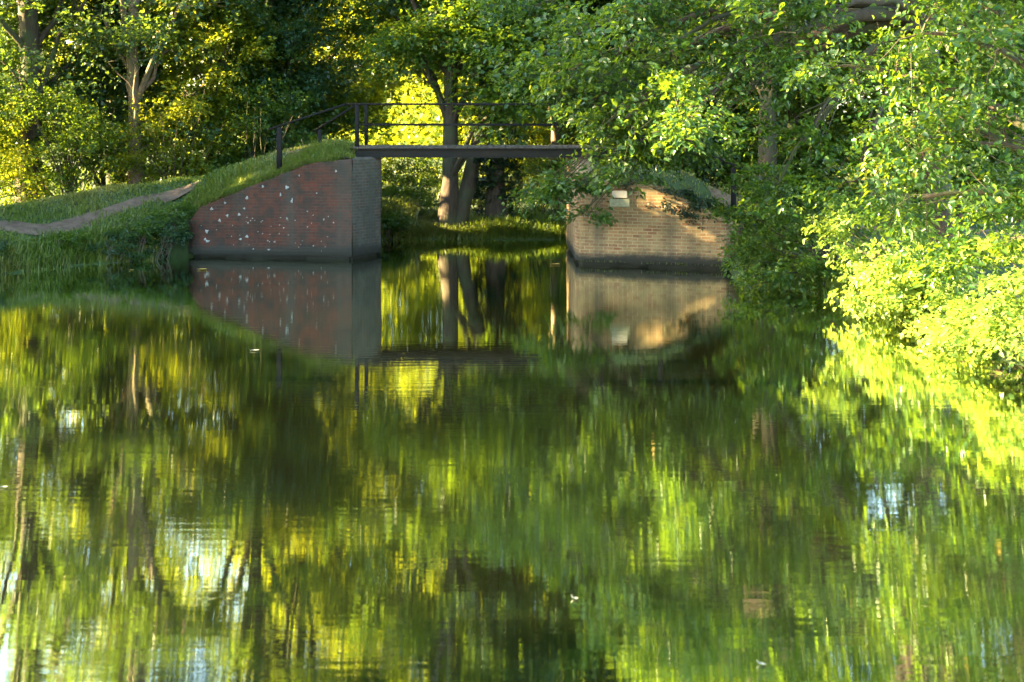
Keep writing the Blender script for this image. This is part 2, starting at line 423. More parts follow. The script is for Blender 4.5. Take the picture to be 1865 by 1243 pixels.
def water_dist(x, y):
    p = np.stack([x, y], -1); best = np.full(x.shape, 1e9); inside = np.zeros(x.shape, bool)
    for i in range(len(WATER)):
        a, b = WATER[i], WATER[(i + 1) % len(WATER)]
        ab = b - a; t = np.clip(((p - a) @ ab) / (ab @ ab), 0, 1)
        best = np.minimum(best, np.linalg.norm(p - a - t[..., None] * ab, axis=-1))
        c = ((a[1] > y) != (b[1] > y)) & (x < (b[0] - a[0]) * (y - a[1]) / (b[1] - a[1] + 1e-12) + a[0])
        inside ^= c
    return np.where(inside, -best, best)


def sst(t): t = np.clip(t, 0, 1); return t * t * (3 - 2 * t)


def bumps(x, y):
    return (np.sin(x * 1.7 + y * 0.6) * np.cos(y * 1.3 - x * 0.4) * 0.5 + np.sin(x * 4.1 + 1.3) * np.sin(y * 3.7 + 0.4) * 0.25)


def height(x, y):
    x = np.asarray(x, float); y = np.asarray(y, float)
    d = water_dist(x, y)
    wallz = ((x > -8.4) & (x < -2.9) & (y > 33.4) & (y < 37.2)) | ((x > 1.0) & (x < 5.0) & (y > 31.3) & (y < 37.3))
    base = np.where(wallz, 0.26 * sst((d - 0.3) / 0.3), 0.26 * sst(d / 0.4)) + 0.05 * np.clip(d, 0, 12) + 0.05 * bumps(x, y) * sst(d / 1.0)
    # left ramp
    zr = np.interp(x, [-40, -16, -13.5, -10.5, -8, -6.2, -4.8, -3.95, -3.8], [.8, .8, .9, 1.45, 1.78, 2.36, 2.68, 2.62, 2.33])
    zw = np.interp(x, [-8.4, -7.75, -7.4, -6.1, -4.9, -4.3, -3.2], [.70, .84, 1.18, 1.72, 2.22, 2.34, 2.33])
    lip = 34.62 - (x + 7.8) * 0.15
    A = zw + (zr - zw) * sst((y - lip) / 1.7)
    B = np.minimum(zr, 0.26 + (0.36 + .22 * sst((x + 11.3) / 2.4)) * np.clip(d - 0.2, 0, 20))
    L = B + (A - B) * sst((x + 8.6) / 0.8)
    L = np.where(y > 37.2, np.minimum(L, 0.7 + (zr - 0.7) * (1 - sst((y - 37.2) / 3.0))), L)
    L = np.where((y > 36.9), np.minimum(L, 0.2 + 0.9 * np.clip(d, 0, 9)), L)
    L = L * np.where(wallz, sst((d - 0.2) / 0.2), sst((d - 0.05) / 0.3)) + 0.035 * bumps(x * 1.8, y * 1.8)
    lm = (x < -2.6) & (x > -40) & (y > 27) & (y < 41)
    # right ramp
    zr2 = np.interp(x, [1.5, 2.2, 2.35, 3.6, 5.2, 6.5, 8], [2.33, 2.33, 2.6, 2.32, 1.5, 1.0, .75])
    zw2 = np.interp(x, [1.5, 3.3, 4.7, 6, 8], [1.9, 1.8, 1.05, .8, .7])
    lip2 = 32.7 - (x - 1.5) * 0.31
    R = zw2 + (zr2 - zw2) * sst((y - lip2 - 0.4) / 1.4)
    R = np.where(y > 36.4, np.minimum(R, 0.6 + (zr2 - 0.6) * (1 - sst((y - 36.4) / 2))), R)
    R = np.where(x > 4.7, np.minimum(R, 0.26 + 0.6 * np.clip(d, 0, 9)), R)
    R = R * np.where(wallz, sst((d - 0.2) / 0.2), sst((d - 0.05) / 0.3)) + 0.03 * bumps(x * 2, y * 2)
    rm = (x > 0.5) & (x < 12) & (y > 30.5) & (y < 38.6)
    h = np.where(lm, np.maximum(base, L), base)
    h = np.where(rm, np.maximum(base, R), h)
    far = 1.4 * sst((y - 55) / 60.0)
    return np.where(d > np.where(wallz, 0.42, 0.0), h + far, -0.15 - 0.7 * sst(-d / 1.2))


gx = np.concatenate([np.arange(-140, -24, 6.0), np.arange(-24, -15, 1.0), np.arange(-15, 10, 0.22), np.arange(10, 24, 1.0), np.arange(24, 146, 6.0)])
gy = np.concatenate([np.arange(-60, 4, 4.0), np.arange(4, 26, 1.0), np.arange(26, 42, 0.2), np.arange(42, 60, 1.0), np.arange(60, 190, 6.0)])
X, Y = np.meshgrid(gx, gy); Z = height(X, Y)
mb = MB(); nx, ny = len(gx), len(gy)
idx = np.arange(nx * ny).reshape(ny, nx)
fq = np.stack([idx[:-1, :-1], idx[:-1, 1:], idx[1:, 1:], idx[1:, :-1]], -1).reshape(-1, 4)
mb.add(np.stack([X, Y, Z], -1).reshape(-1, 3), fq)
mb.build('ground', M['soil'])['kind'] = 'structure'
mb = MB(); mb.add([(-60, -60, 0), (60, -60, 0), (60, 60, 0), (-60, 60, 0)], [(0, 1, 2, 3)])
mb.build('water', M['water'])['kind'] = 'structure'


def path_strip(name, pts, widths, m):
    pts = np.array(pts, float); n = 70
    t = np.linspace(0, len(pts) - 1, n); k = np.arange(len(pts))
    cx = np.interp(t, k, pts[:, 0]); cy = np.interp(t, k, pts[:, 1]); w = np.interp(t, k, widths)
    ker = np.ones(7) / 7
    cx = np.convolve(np.pad(cx, 3, 'edge'), ker, 'valid'); cy = np.convolve(np.pad(cy, 3, 'edge'), ker, 'valid')
    dx, dy = np.gradient(cx), np.gradient(cy); l = np.hypot(dx, dy); nx_, ny_ = -dy / l, dx / l
    c = np.linspace(-0.5, 0.5, 7)
    wl_ = w * (1 + 0.10 * np.sin(t * 2.1) + 0.03 * np.sin(t * 7 + 1)); 
    xx = cx[:, None] + nx_[:, None] * wl_[:, None] * c; yy = cy[:, None] + ny_[:, None] * wl_[:, None] * c
    zz = height(xx, yy); zz = np.stack([np.convolve(np.pad(q, 3, 'edge'), np.ones(7) / 7, 'valid') for q in zz.T], 1) + 0.03 - 0.05 * (np.abs(c) * 2)[None] ** 4
    ii = np.arange(n * 7).reshape(n, 7)
    f = np.stack([ii[:-1, :-1], ii[:-1, 1:], ii[1:, 1:], ii[1:, :-1]], -1).reshape(-1, 4)
    b = MB(); b.add(np.stack([xx, yy, zz], -1).reshape(-1, 3), f)
    o = b.build(name, m); o['kind'] = 'structure'; return np.stack([cx, cy], -1), wl_


LP = [(-24, 33.2), (-14, 32.9), (-11.25, 33.2), (-10.65, 34.0), (-10.1, 34.7), (-9.65, 35.3), (-9.2, 35.9), (-8, 36.6), (-6, 36.4), (-4.7, 35.5), (-3.95, 35.35)]
lp_c, lp_w = path_strip('path', LP, [.9, .9, .85, .75, .65, 0.5, 0.4, 0.5, 0.8, 1.0, 1.0], M['path'])
RP = [(2.35, 35.35), (3.4, 35.0), (4.6, 34.3), (6.2, 33.6), (9, 33.5), (16, 34)]
rp_c, rp_w = path_strip('path', RP, [1.1, 1.4, 1.6, 1.4, 1.1, 1.1], M['leaf_litter'])


def wall(mb, plan, tops, thick=0.45, step=0.09, u0=0.0, rough=0.007, recess=0.10):
    """standing wall along plan (front to the right-hand side of travel), with uneven brick face, undercut foot."""
    plan = np.array(plan, float); seg = np.hypot(*np.diff(plan, axis=0).T); s = np.concatenate([[0], np.cumsum(seg)])
    n = int(s[-1] / step) + 2; u = np.linspace(0, s[-1], n)
    px = np.interp(u, s, plan[:, 0]); py = np.interp(u, s, plan[:, 1]); tz = np.interp(u, s, tops)
    ker = np.ones(3) / 3
    tx, ty = np.gradient(px), np.gradient(py)
    tx = np.convolve(np.pad(tx, 1, 'edge'), ker, 'valid'); ty = np.convolve(np.pad(ty, 1, 'edge'), ker, 'valid'); l = np.hypot(tx, ty)
    ox, oy = ty / l, -tx / l                                   # outward
    lev = [(-0.7, -recess), (0.11, -recess * 0.9), (0.14, 0.0)] + [(0.14 + (k + 1) / 24.0, 0) for k in range(24)]
    nv = 3 + 24 + 3
    V = np.zeros((n, nv, 3)); U = np.zeros((n, nv, 2))
    for j in range(nv):
        if j == 0: z, o = -0.7, -recess
        elif j == 1: z, o = 0.06, -recess * 0.9
        elif j == 2: z, o = 0.085 + 0.018 * np.sin(u * 3.1) + 0.013 * np.sin(u * 9.7) + rng.normal(0, .012, n), 0.0
        elif j < nv - 3: z = 0.14 + (tz - 0.03 - 0.14) * (j - 2) / 24.0; o = 0.0
        elif j == nv - 3: z, o = tz, -0.03
        elif j == nv - 2: z, o = tz + 0.015, -thick
        else: z, o = tz - 1.2, -thick
        if 2 <= j <= nv - 3: o = o + rng.normal(0, rough, n) + 0.012 * np.sin(u * 1.3 + j * 0.3)
        V[:, j, 0] = px + ox * o; V[:, j, 1] = py + oy * o; V[:, j, 2] = z + (rng.normal(0, 0.008, n) if j == nv - 3 else 0)
        U[:, j, 0] = u + u0; U[:, j, 1] = V[:, j, 2] + (max(0, j - (nv - 3)) * 0.2)
    ii = np.arange(n * nv).reshape(n, nv)
    f = np.stack([ii[:-1, :-1], ii[1:, :-1], ii[1:, 1:], ii[:-1, 1:]], -1).reshape(-1, 4)
    mb.add(V.reshape(-1, 3), f, 0, uv=U.reshape(-1, 2))
    return s, plan


# ------------------------------------------------------------------ left abutment
LPLAN = [(-8.25, 35.3), (-7.95, 34.85), (-7.78, 34.45), (-7.55, 34.3), (-6.1, 34.1), (-4.9, 33.93), (-3.80, 33.76)]
LTOP = [0.80, 0.84, 0.93, 1.22, 1.80, 2.27, 2.40]
A1 = thing('bridge_abutment', (-5.5, 34.2, 0), 'dark red brick abutment with white lichen spots carrying the left end of the footbridge', 'abutment', 'brick abutments of the footbridge')
mb = MB(); wall(mb, LPLAN, LTOP, 0.5)
# lichen blots
def wall_front(px, py):
    """point on the long face of the left wing wall seen at this bearing"""
    k = (px - 932.5) / F
    a, b = np.array([-7.55, 34.3]), np.array([-4.05, 33.8]); d = b - a
    t = (a[0] - k * a[1]) / (k * d[1] - d[0]); q = a + d * t
    return np.array([q[0], q[1], CAM_H - (py - 190) * q[1] / F])
spots = [(523, 342, 5, 6), (378, 440, 7, 5), (377, 422, 5, 6), (386, 381, 4, 4), (400, 402, 4, 5), (414, 393, 4, 4), (436, 391, 4, 4), (450, 361, 4, 5),
         (420, 358, 3, 4), (438, 436, 4, 3), (450, 431, 5, 4), (424, 457, 3, 3), (452, 406, 2, 3), (490, 455, 4, 2), (470, 461, 3, 2), (511, 355, 2, 5),
         (479, 340, 4, 4), (560, 385, 2, 2), (590, 400, 2, 3), (523, 398, 3, 3), (374, 436, 3, 4), (460, 398, 2, 2), (612, 312, 3, 4), (532, 366, 3, 7),
         (445, 380, 3, 3), (545, 320, 2, 3), (500, 441, 3, 2), (577, 352, 2, 2), (571, 448, 2, 2), (410, 370, 3, 3)]
for _ in range(45): spots.append((rng.uniform(365, 610), rng.uniform(390, 462), rng.uniform(0.8, 2.0), rng.uniform(0.8, 2.0)))
for (a, b, rw, rh) in spots:
    c = wall_front(a, b); rw *= .55 * 34.2 / F; rh *= .55 * 34.2 / F
    if c[2] < 0.18 or c[2] > np.interp(c[0], [-7.78, -7.55, -6.1, -4.9, -4.05], [.93, 1.22, 1.8, 2.27, 2.38]) - .06: continue
    k = 12; an = np.linspace(0, 2 * math.pi, k, endpoint=False); rr = 1 + 0.28 * np.sin(an * 3 + a) + rng.normal(0, 0.15, k)
    tdir = nrm(np.array([3.5, -0.5, 0.0])); out = np.array([-0.141, -0.99, 0])
    ring = [c + out * 0.022 + tdir * math.cos(t) * rw * r_ + np.array([0, 0, 1]) * math.sin(t) * rh * r_ for t, r_ in zip(an, rr)]
    ring2 = [c + out * 0.0 + (p - c - out * 0.022) * 1.05 for p in ring]
    V = ring + ring2 + [c + out * 0.026]
    f = [(k + j, k + (j + 1) % k, (j + 1) % k, j) for j in range(k)] + [(2 * k, j, j + 1, (j + 2) % k) for j in range(0, k, 2)]
    mb.add(V, f, 1)
mb.build('wing_wall', [M['brick_red'], M['lichen']], A1, uv=True)
mb = MB(); wall(mb, [(-3.795, 33.76), (-3.5, 34.25), (-3.2, 34.75), (-3.42, 36.9)], [2.41, 2.41, 2.40, 2.40], 0.5, u0=7.0)
o = mb.build('pier', [M['brick_grey']], A1, uv=True); o['label'] = 'grey weathered end face'

# ------------------------------------------------------------------ right abutment
A2 = thing('bridge_abutment', (2.5, 32.8, 0), 'tan brick abutment with two tablets carrying the right end of the footbridge', 'abutment', 'brick abutments of the footbridge')
mb = MB()
RPLAN = [(1.42, 37.0), (1.45, 34.8), (1.47, 33.0), (1.56, 32.72), (1.8, 32.62), (3.3, 32.14), (4.3, 31.82), (4.75, 31.6), (5.2, 31.9)]
RTOP = [2.40, 2.40, 2.05, 2.0, 1.98, 1.88, 1.35, 1.13, 1.0]
wall(mb, RPLAN, RTOP, 0.5, u0=3.0)
mb.build('wing_wall', [M['brick_tan']], A2, uv=True)
wd = nrm(np.array([1.5, -0.48, 0])); wo_ = np.array([-0.305, -0.952, 0])
def on_rwall(px, py):
    k = (px - 932.5) / F; a = np.array([1.8, 32.62]); d = np.array([1.5, -0.48])
    t = (a[0] - k * a[1]) / (k * d[1] - d[0]); q = a + d * t
    return np.array([q[0], q[1], CAM_H - (py - 190) * q[1] / F])
def plate(mb, px0, py0, px1, py1, t0, t1, ins=0.0, mi=0):
    a = on_rwall(px0, py1); b = on_rwall(px1, py0)
    base = np.array([[a[0], a[1], a[2]], [b[0], b[1], a[2]], [b[0], b[1], b[2]], [a[0], a[1], b[2]]])
    c = base.mean(0)
    bk = base + wo_ * t0; fr_ = c + (base - c) * (1 - ins) + wo_ * t1
    v = np.concatenate([bk, fr_]); mb.add(v, [(0, 1, 5, 4), (1, 2, 6, 5), (2, 3, 7, 6), (3, 0, 4, 7), (4, 5, 6, 7)], mi)
b_ = MB(); plate(b_, 1115, 348, 1143.5, 360, -0.02, 0.062, 0.03)
o = b_.build('plaque', M['plaque'], A2, smooth=False); o['label'] = 'white name plaque'
b_ = MB(); plate(b_, 1117, 353.4, 1141.5, 354.6, 0.06, 0.066); plate(b_, 1117, 349.5, 1118.2, 358.5, 0.06, 0.065)
b_.build('engraved_line', M['timber'], o, smooth=False).location = (0, 0, 0)
bpy.data.objects['engraved_line'].location = -Vector(A2.location) + Vector(A2.location)
b_ = MB(); plate(b_, 1110.5, 362.5, 1148, 376.5, -0.02, 0.052, 0.04)
b_.build('stone_tablet', M['tablet'], A2, smooth=False)


# ------------------------------------------------------------------ footbridge
BR = thing('footbridge', (-0.8, 35.35, 2.4), 'flat black iron footbridge with railings spanning the gap between two brick abutments', 'footbridge')
YN, YF = 34.6, 36.1
for y in (YN, YF):
    b_ = MB()                                                # rolled steel beam: flanges and web
    prof = [(-.075, 2.40), (.075, 2.40), (.075, 2.425), (.012, 2.432), (.012, 2.59), (.075, 2.597), (.075, 2.618), (-.075, 2.618), (-.075, 2.597), (-.012, 2.59), (-.012, 2.432), (-.075, 2.425)]
    k = len(prof); V = []
    for xx, cut in ((-3.84, 1), (-3.74, 0), (2.3, 0)):
        for (py_, pz_) in prof: V.append((xx + (0.10 * (pz_ - 2.4) / 0.22 if cut else 0), y + py_, pz_))
    f = [(i * k + j, i * k + (j + 1) % k, (i + 1) * k + (j + 1) % k, (i + 1) * k + j) for i in range(2) for j in range(k)]
    f += [(0, 1, 2, 11), (3, 4, 9, 10), (11, 2, 3, 10), (9, 4, 5, 8), (8, 5, 6, 7)]
    b_.add(V, f); 
    b_.build('beam', M['steel_dark'], BR, smooth=False)
b_ = MB(); x = -3.86
while x < 2.3:
    w = 0.145 + rng.normal(0, .003); box(b_, (x, YN - 0.10 + rng.normal(0, .008), 2.6205), (x + w, YF + 0.10, 2.662 + rng.normal(0, .002)), bev=0.006); x += w + 0.01
b_.build('deck', M['timber'], BR, smooth=False)
def post(x, y, z0, z1, w, name='post'):
    b_ = MB(); box(b_, (x - w / 2, y - w / 2, z0), (x + w / 2, y + w / 2, z1), bev=0.012)
    b_.build(name, M['paint_black'], BR)
for (x, y, z0, z1, w) in ((-3.77, YN, 2.66, 3.68, .095), (2.16, YN, 2.66, 3.68, .095), (-3.70, YF, 2.66, 3.68, .085), (2.13, YF, 2.66, 3.68, .085),
                          (-5.66, YN, 2.05, 3.13, .12), (-4.88, YF, 2.3, 3.05, .095), (3.58, 34.25, 2.0, 2.98, .10), (5.17, 33.2, 1.0, 2.22, .11), (3.3, YF, 2.0, 3.1, .09)):
    post(x, y, z0, z1, w)
def rail(p, q, w, h, name): b_ = MB(); bar(b_, p, q, w, h); b_.build(name, M['paint_black'], BR)
rail((-4.04, YN, 3.70), (2.3, YN, 3.69), .065, .05, 'top_rail')
rail((-3.93, YF, 3.70), (2.25, YF, 3.70), .065, .05, 'top_rail')
rail((-3.77, YN - .05, 3.195), (2.16, YN - .05, 3.185), .025, .035, 'mid_rail')
rail((-3.70, YF, 3.19), (2.13, YF, 3.19), .025, .035, 'mid_rail')
rail((-5.92, YN, 3.085), (-4.04, YN, 3.70), .065, .05, 'handrail')
rail((-5.05, YF, 3.00), (-3.93, YF, 3.70), .065, .05, 'handrail')
rail((2.3, YN, 3.69), (3.6, 34.24, 2.99), .065, .05, 'handrail')
rail((3.6, 34.24, 2.99), (5.42, 33.05, 2.16), .065, .05, 'handrail')
rail((2.25, YF, 3.70), (3.5, YF, 3.0), .065, .05, 'handrail')

# ------------------------------------------------------------------ grass
def near_path(x, y, c, w):
    d = np.full(x.shape, 1e9); j = np.zeros(x.shape, int)
    for i in range(0, len(c), 2):
        q = np.hypot(x - c[i, 0], y - c[i, 1]); j = np.where(q < d, i, j); d = np.minimum(d, q)
    return d < w[j] * 0.5 * rng.uniform(0.35, 1.15, x.shape) * (1 + .35 * np.sin(x * 3.1 + y * 2.3))


def grass(n, x0, x1, y0, y1, h0, h1, cond=None, pathc=None, droop=0.5, tall=0.0, wid=0.012):
    x = rng.uniform(x0, x1, n); y = rng.uniform(y0, y1, n); d = water_dist(x, y)
    keep = d > 0.02
    if cond is not None: keep &= cond(x, y, d)
    if pathc is not None: keep &= ~near_path(x, y, *pathc)
    z = height(x, y); keep &= z > 0.01
    x, y, z = x[keep], y[keep], z[keep]; n = len(x)
    cl = 0.5 + 0.5 * np.sin(x * 2.3 + np.sin(y * 1.9)) * np.sin(y * 2.7 + x)
    h = rng.uniform(h0, h1, n) * (0.6 + 0.8 * cl)
    an = rng.uniform(0, 2 * math.pi, n); la = np.stack([np.cos(an), np.sin(an), np.zeros(n)], -1)
    sd = np.stack([-np.sin(an + .6), np.cos(an + .6), np.zeros(n)], -1) * (wid * rng.uniform(.6, 1.5, n))[:, None]
    lean = rng.uniform(0.1, 1.0, n) * droop
    b = np.stack([x, y, z - 0.02], -1); md = b + la * (lean * h * 0.3)[:, None] + np.array([0, 0, 1]) * (h * 0.62)[:, None]
    tp = b + la * (lean * h)[:, None] + np.array([0, 0, 1]) * (h * (1 - 0.35 * lean))[:, None]
    v = np.stack([b - sd, b + sd, md + sd * .8, md - sd * .8, tp + sd * .15, tp - sd * .15], 1)
    k = np.arange(n)[:, None] * 6
    f = np.concatenate([k + np.array([[0, 1, 2, 3]]), k + np.array([[3, 2, 4, 5]])])
    var = np.clip(0.25 + 0.4 * np.sin(x * 1.1 + 1) * np.sin(y * 0.9) + rng.normal(0.32, 0.22, n), 0, 0.93)
    return v.reshape(-1, 3), f, np.concatenate([var, var])


mb = MB()
for a in (dict(n=95000, x0=-15, x1=-3.3, y0=31, y1=39.5, h0=.05, h1=.15, pathc=(lp_c, lp_w), wid=.010),
          dict(n=14000, x0=-12.5, x1=-7.8, y0=30, y1=35, h0=.2, h1=.45, cond=lambda x, y, d: d < 0.9, droop=.8),
          dict(n=16000, x0=-8.2, x1=-3.9, y0=33.9, y1=35.6, h0=.12, h1=.34, cond=lambda x, y, d: (d > .22) & (d < 1.3), droop=.7, wid=.008),
          dict(n=30000, x0=-4.2, x1=4, y0=38.3, y1=40.6, h0=.12, h1=.36, droop=.9, wid=.010),
          dict(n=9000, x0=2.3, x1=9, y0=32, y1=37, h0=.04, h1=.11, pathc=(rp_c, rp_w)),
          dict(n=9000, x0=-40, x1=30, y0=40, y1=60, h0=.2, h1=.5, wid=.03),
          dict(n=26000, x0=-4, x1=4, y0=38.3, y1=39.6, h0=.22, h1=.42, cond=lambda x, y, d: d < .22, droop=1.5),
          dict(n=26000, x0=-13, x1=-7.8, y0=28.5, y1=35, h0=.2, h1=.40, cond=lambda x, y, d: d < .22, droop=1.5),
          dict(n=16000, x0=4.4, x1=8.5, y0=24, y1=32, h0=.12, h1=.35, cond=lambda x, y, d: d < 1.2, droop=1.2)):
    v, f, var = grass(**a); mb.add(v, f, 0, var)
def crest(n, plan, tops, h0, h1, yo=(.03, .45)):
    plan = np.array(plan, float); sg = np.concatenate([[0], np.cumsum(np.hypot(*np.diff(plan, axis=0).T))])
    u = rng.uniform(0, sg[-1], n); u = u[np.sin(u * 3.3) + np.sin(u * 7.9 + 1) + rng.normal(0, .6, len(u)) > -.3]; n = len(u)
    x = np.interp(u, sg, plan[:, 0]); y = np.interp(u, sg, plan[:, 1]); z = np.interp(u, sg, tops)
    x += rng.uniform(-.06, .06, n); y += rng.uniform(*yo, n)
    h = rng.uniform(h0, h1, n); an = rng.uniform(-2.6, -.5, n); la = np.stack([np.cos(an), np.sin(an), 0 * an], -1)
    sd = np.stack([-np.sin(an), np.cos(an), 0 * an], -1) * (.006 * rng.uniform(.6, 1.5, n))[:, None]; ln = rng.uniform(.1, 1.3, n)
    b = np.stack([x, y, z - .02], -1); md = b + la * (ln * h * .35)[:, None] + np.array([0, 0, 1]) * (h * .6)[:, None]
    tp = b + la * (ln * h)[:, None] + np.array([0, 0, 1]) * (h * (1 - .75 * ln))[:, None]
    v = np.stack([b - sd, b + sd, md + sd * .8, md - sd * .8, tp + sd * .15, tp - sd * .15], 1); k = np.arange(n)[:, None] * 6
    mb.add(v.reshape(-1, 3), np.concatenate([k + np.array([[0, 1, 2, 3]]), k + np.array([[3, 2, 4, 5]])]), 0, np.clip(rng.normal(.6, .2, 2 * n), 0, .93))
crest(9000, LPLAN[3:], LTOP[3:], .08, .26)
crest(2500, RPLAN[3:-1], RTOP[3:-1], .06, .18)
crest(160, RPLAN[3:], [.10] * len(RPLAN[3:]), .03, .09, (-.03, .03))
o = mb.build('grass', M['grass']); o['kind'] = 'stuff'; o['label'] = 'rough green grass over the canal banks'

# ------------------------------------------------------------------ trees and shrubs
def tree(name, base, top, r0, label, cat, masses, leafm, lean=(0, 0), ls=0.09, L=0.6, bark='bark', rich=False, dens=1.0, group=None,
         trunk_to=None, M_=26, extra=None, twig=True, limbs=True, kw={}, limb_min=0.0):
    base = np.array(base, float)
    T = thing(name, tuple(base), label, cat, group)
    tb = MB(); hgt = top - base[2]
    tp = base + np.array([lean[0], lean[1], hgt if trunk_to is None else trunk_to])
    n = 14
    tr = curve(base - np.array([0, 0, .15]), tp, n, wob=0.03 * hgt / n, bend=(rng.normal(0, .12), rng.normal(0, .12), 0))
    tt = np.linspace(0, 1, n); rad = r0 * (1 - 0.8 * tt) * (1 + 0.45 * np.exp(-tt * 30))
    tube(tb, tr, rad, 12, lump=0.05)
    if extra is not None: extra(tb)
    cb = MB()
    for (c, r, nsp) in masses:
        c = np.array(c, float); r = np.array(r, float) if np.ndim(r) else np.array([r, r, r * .8])
        if limbs:
            zt = np.clip((c[2] - base[2]) * 0.72 - 0.15 * np.hypot(c[0] - base[0], c[1] - base[1]), max(hgt * 0.08, limb_min), (tp[2] - base[2]) * 0.95)
            j = int(np.clip(zt / (tp[2] - base[2] + .15) * (n - 1), 1, n - 1)); root = tr[j]
            rr = min(rad[j] * .75, 0.03 + 0.035 * np.linalg.norm(c - root) * .5, .03 if r.mean() < .35 else 9)
            lm_ = curve(root, c, 8, sag=0.12 * np.linalg.norm(c - root), wob=0.05)
            tube(tb, lm_, np.linspace(rr, rr * .3, 8), 7)
        pts = mass(cb, c, r, int(nsp * dens), L, M_, ls, origin=None, rich=rich, **kw)
        if limbs:
            for q in pts[rng.integers(0, len(pts), min(26, max(6, len(pts) // 14)))]:
                s_ = lm_[rng.integers(4, 8)]; tw = curve(s_, q, 5, sag=0.08, wob=0.03)
                tube(tb, tw, np.linspace(0.018, 0.006, 5), 5)
        if twig:
            sel = pts[rng.random(len(pts)) < 0.12]
            for q in sel[:60]:
                dd = nrm(q - c + rng.normal(0, .2, 3)); tube(cb, curve(q - dd * .4, q + dd * L * .8, 4, wob=.01), [.006, .005, .004, .002], 4, mi=1)
    tb.build('trunk', M[bark], T)
    cb.build('crown', [M[leafm], M[bark]], T)
    return T


def copy_thing(src, loc, rz, sc, label):
    c = src.copy(); COL.objects.link(c); c.location = loc; c.rotation_euler = (0, 0, rz); c.scale = (sc, sc, sc); c['label'] = label
    for ch in list(src.children):
        d = ch.copy(); COL.objects.link(d); d.parent = c
    return c


def G(x, y): return float(height(np.array([x]), np.array([y]))[0])


def auto_masses(x, y, z0, z1, R, k, per, low=1.0):
    """foliage masses in layers round a trunk"""
    out = []
    for i in range(k):
        t = (i + rng.uniform(0, 1)) / k; z = z0 + (z1 - z0) * t
        rr = R * (math.sin(math.pi * min(1, 0.22 + t * 0.74)) ** 0.7) * rng.uniform(.35, .85)
        a = i * 2.399 + rng.uniform(-.4, .4); s = R * rng.uniform(.30, .46)
        out.append(((x + rr * math.cos(a), y + rr * math.sin(a), z), (s, s, s * rng.uniform(.5, .8)), per))
    return out

rng = np.random.default_rng(11)
print('terrain done')

# --- left wood behind the ramp
def wood_tree(x, y, top, r0, label, leafm, R=4.2, z0=1.6, k=26, per=62, ls=.14, lean=(0, 0), bark='bark', **kk):
    return tree('woodland_tree', (x, y, G(x, y)), top, r0, label, 'tree', auto_masses(x + lean[0] * .4, y + lean[1] * .4, z0, top, R, k, per), leafm, lean=lean, ls=ls, L=.8, bark=bark, group='tall trees of the wood', twig=False, **kk)

t_a = wood_tree(-13.7, 40.5, 19, .36, 'thick dark trunked tree at the far left behind the towpath', 'leaf_dark', z0=3.2)
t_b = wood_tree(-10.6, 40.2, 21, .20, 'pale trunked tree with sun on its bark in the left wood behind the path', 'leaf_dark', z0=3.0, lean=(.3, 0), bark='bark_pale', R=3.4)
t_c = wood_tree(-7.6, 42.5, 22, .24, 'dark green tree behind the crest of the left ramp', 'leaf_mid', z0=2.6)
t_d = wood_tree(-6.6, 45.5, 20, .22, 'yellow green tree rising behind the left bridge railing', 'leaf_yellow', z0=4.5, R=3.6)

def twin_extra(tb):
    p = curve((-1.50, 39.45, .2), (-.85, 39.8, 3.0), 8, wob=.015); q = curve((-.85, 39.8, 3.0), (0.3, 40.4, 13), 8, wob=.08)
    tube(tb, np.concatenate([p, q[1:]]), np.concatenate([np.linspace(.24, .20, 8), np.linspace(.19, .05, 7)]), 12, lump=.05)
t_e = tree('twin_trunked_tree', (-1.80, 39.5, G(-1.8, 39.5)), 19, .235, 'tree with two stout trunks on the far bank seen beneath the bridge deck', 'tree',
           auto_masses(-1.8, 40.5, 5.4, 19, 4.0, 22, 110) + [((-2.6, 39.2, 4.9), (1.0, .8, .5), 40), (P(895, 110, 37.8), (.9, .7, 1.2), 150), (P(840, 60, 38.2), (.8, .6, .9), 110), (P(950, 180, 37.5), (.8, .6, .8), 100), (P(740, 70, 38.5), (.8, .5, .5), 60), (P(905, 205, 37.2), (.5, .4, .35), 40)], 'leaf_mid', ls=.145, L=.75, extra=twin_extra, twig=False)
t_f = tree('ivy_clad_tree', (-.42, 39.9, G(-.4, 39.9)), 18, .26, 'trunk wrapped in dark ivy right of the twin trunked tree', 'tree',
           [((-.40, 39.82, .7 + i * .5), (.42, .42, .4), 60) for i in range(10)] + [], 'ivy', ls=.085, L=.26, twig=False, limbs=False, kw=dict(shell=.12))
cb = MB()
for c_, r_, n_ in auto_masses(0, 40.6, 5.2, 18, 3.6, 20, 110): mass(cb, c_, r_, n_, .75, 26, .145)
cb.build('crown', [M['leaf_dark']], t_f)
t_g = tree('slender_tree', (1.36, 42.6, G(1.36, 42.6)), 18, .15, 'slender pale trunk catching the sun behind the right half of the bridge', 'tree',
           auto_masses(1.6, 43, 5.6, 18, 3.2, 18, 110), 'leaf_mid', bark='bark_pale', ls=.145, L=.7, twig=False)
t_h = wood_tree(5.6, 42.8, 20, .26, 'tree behind the right abutment ramp', 'leaf_dark', z0=2.0, R=4.2)
t_i = wood_tree(11.5, 39.5, 20, .28, 'tree behind the right bank thicket', 'leaf_mid', z0=2.0, R=4.5)

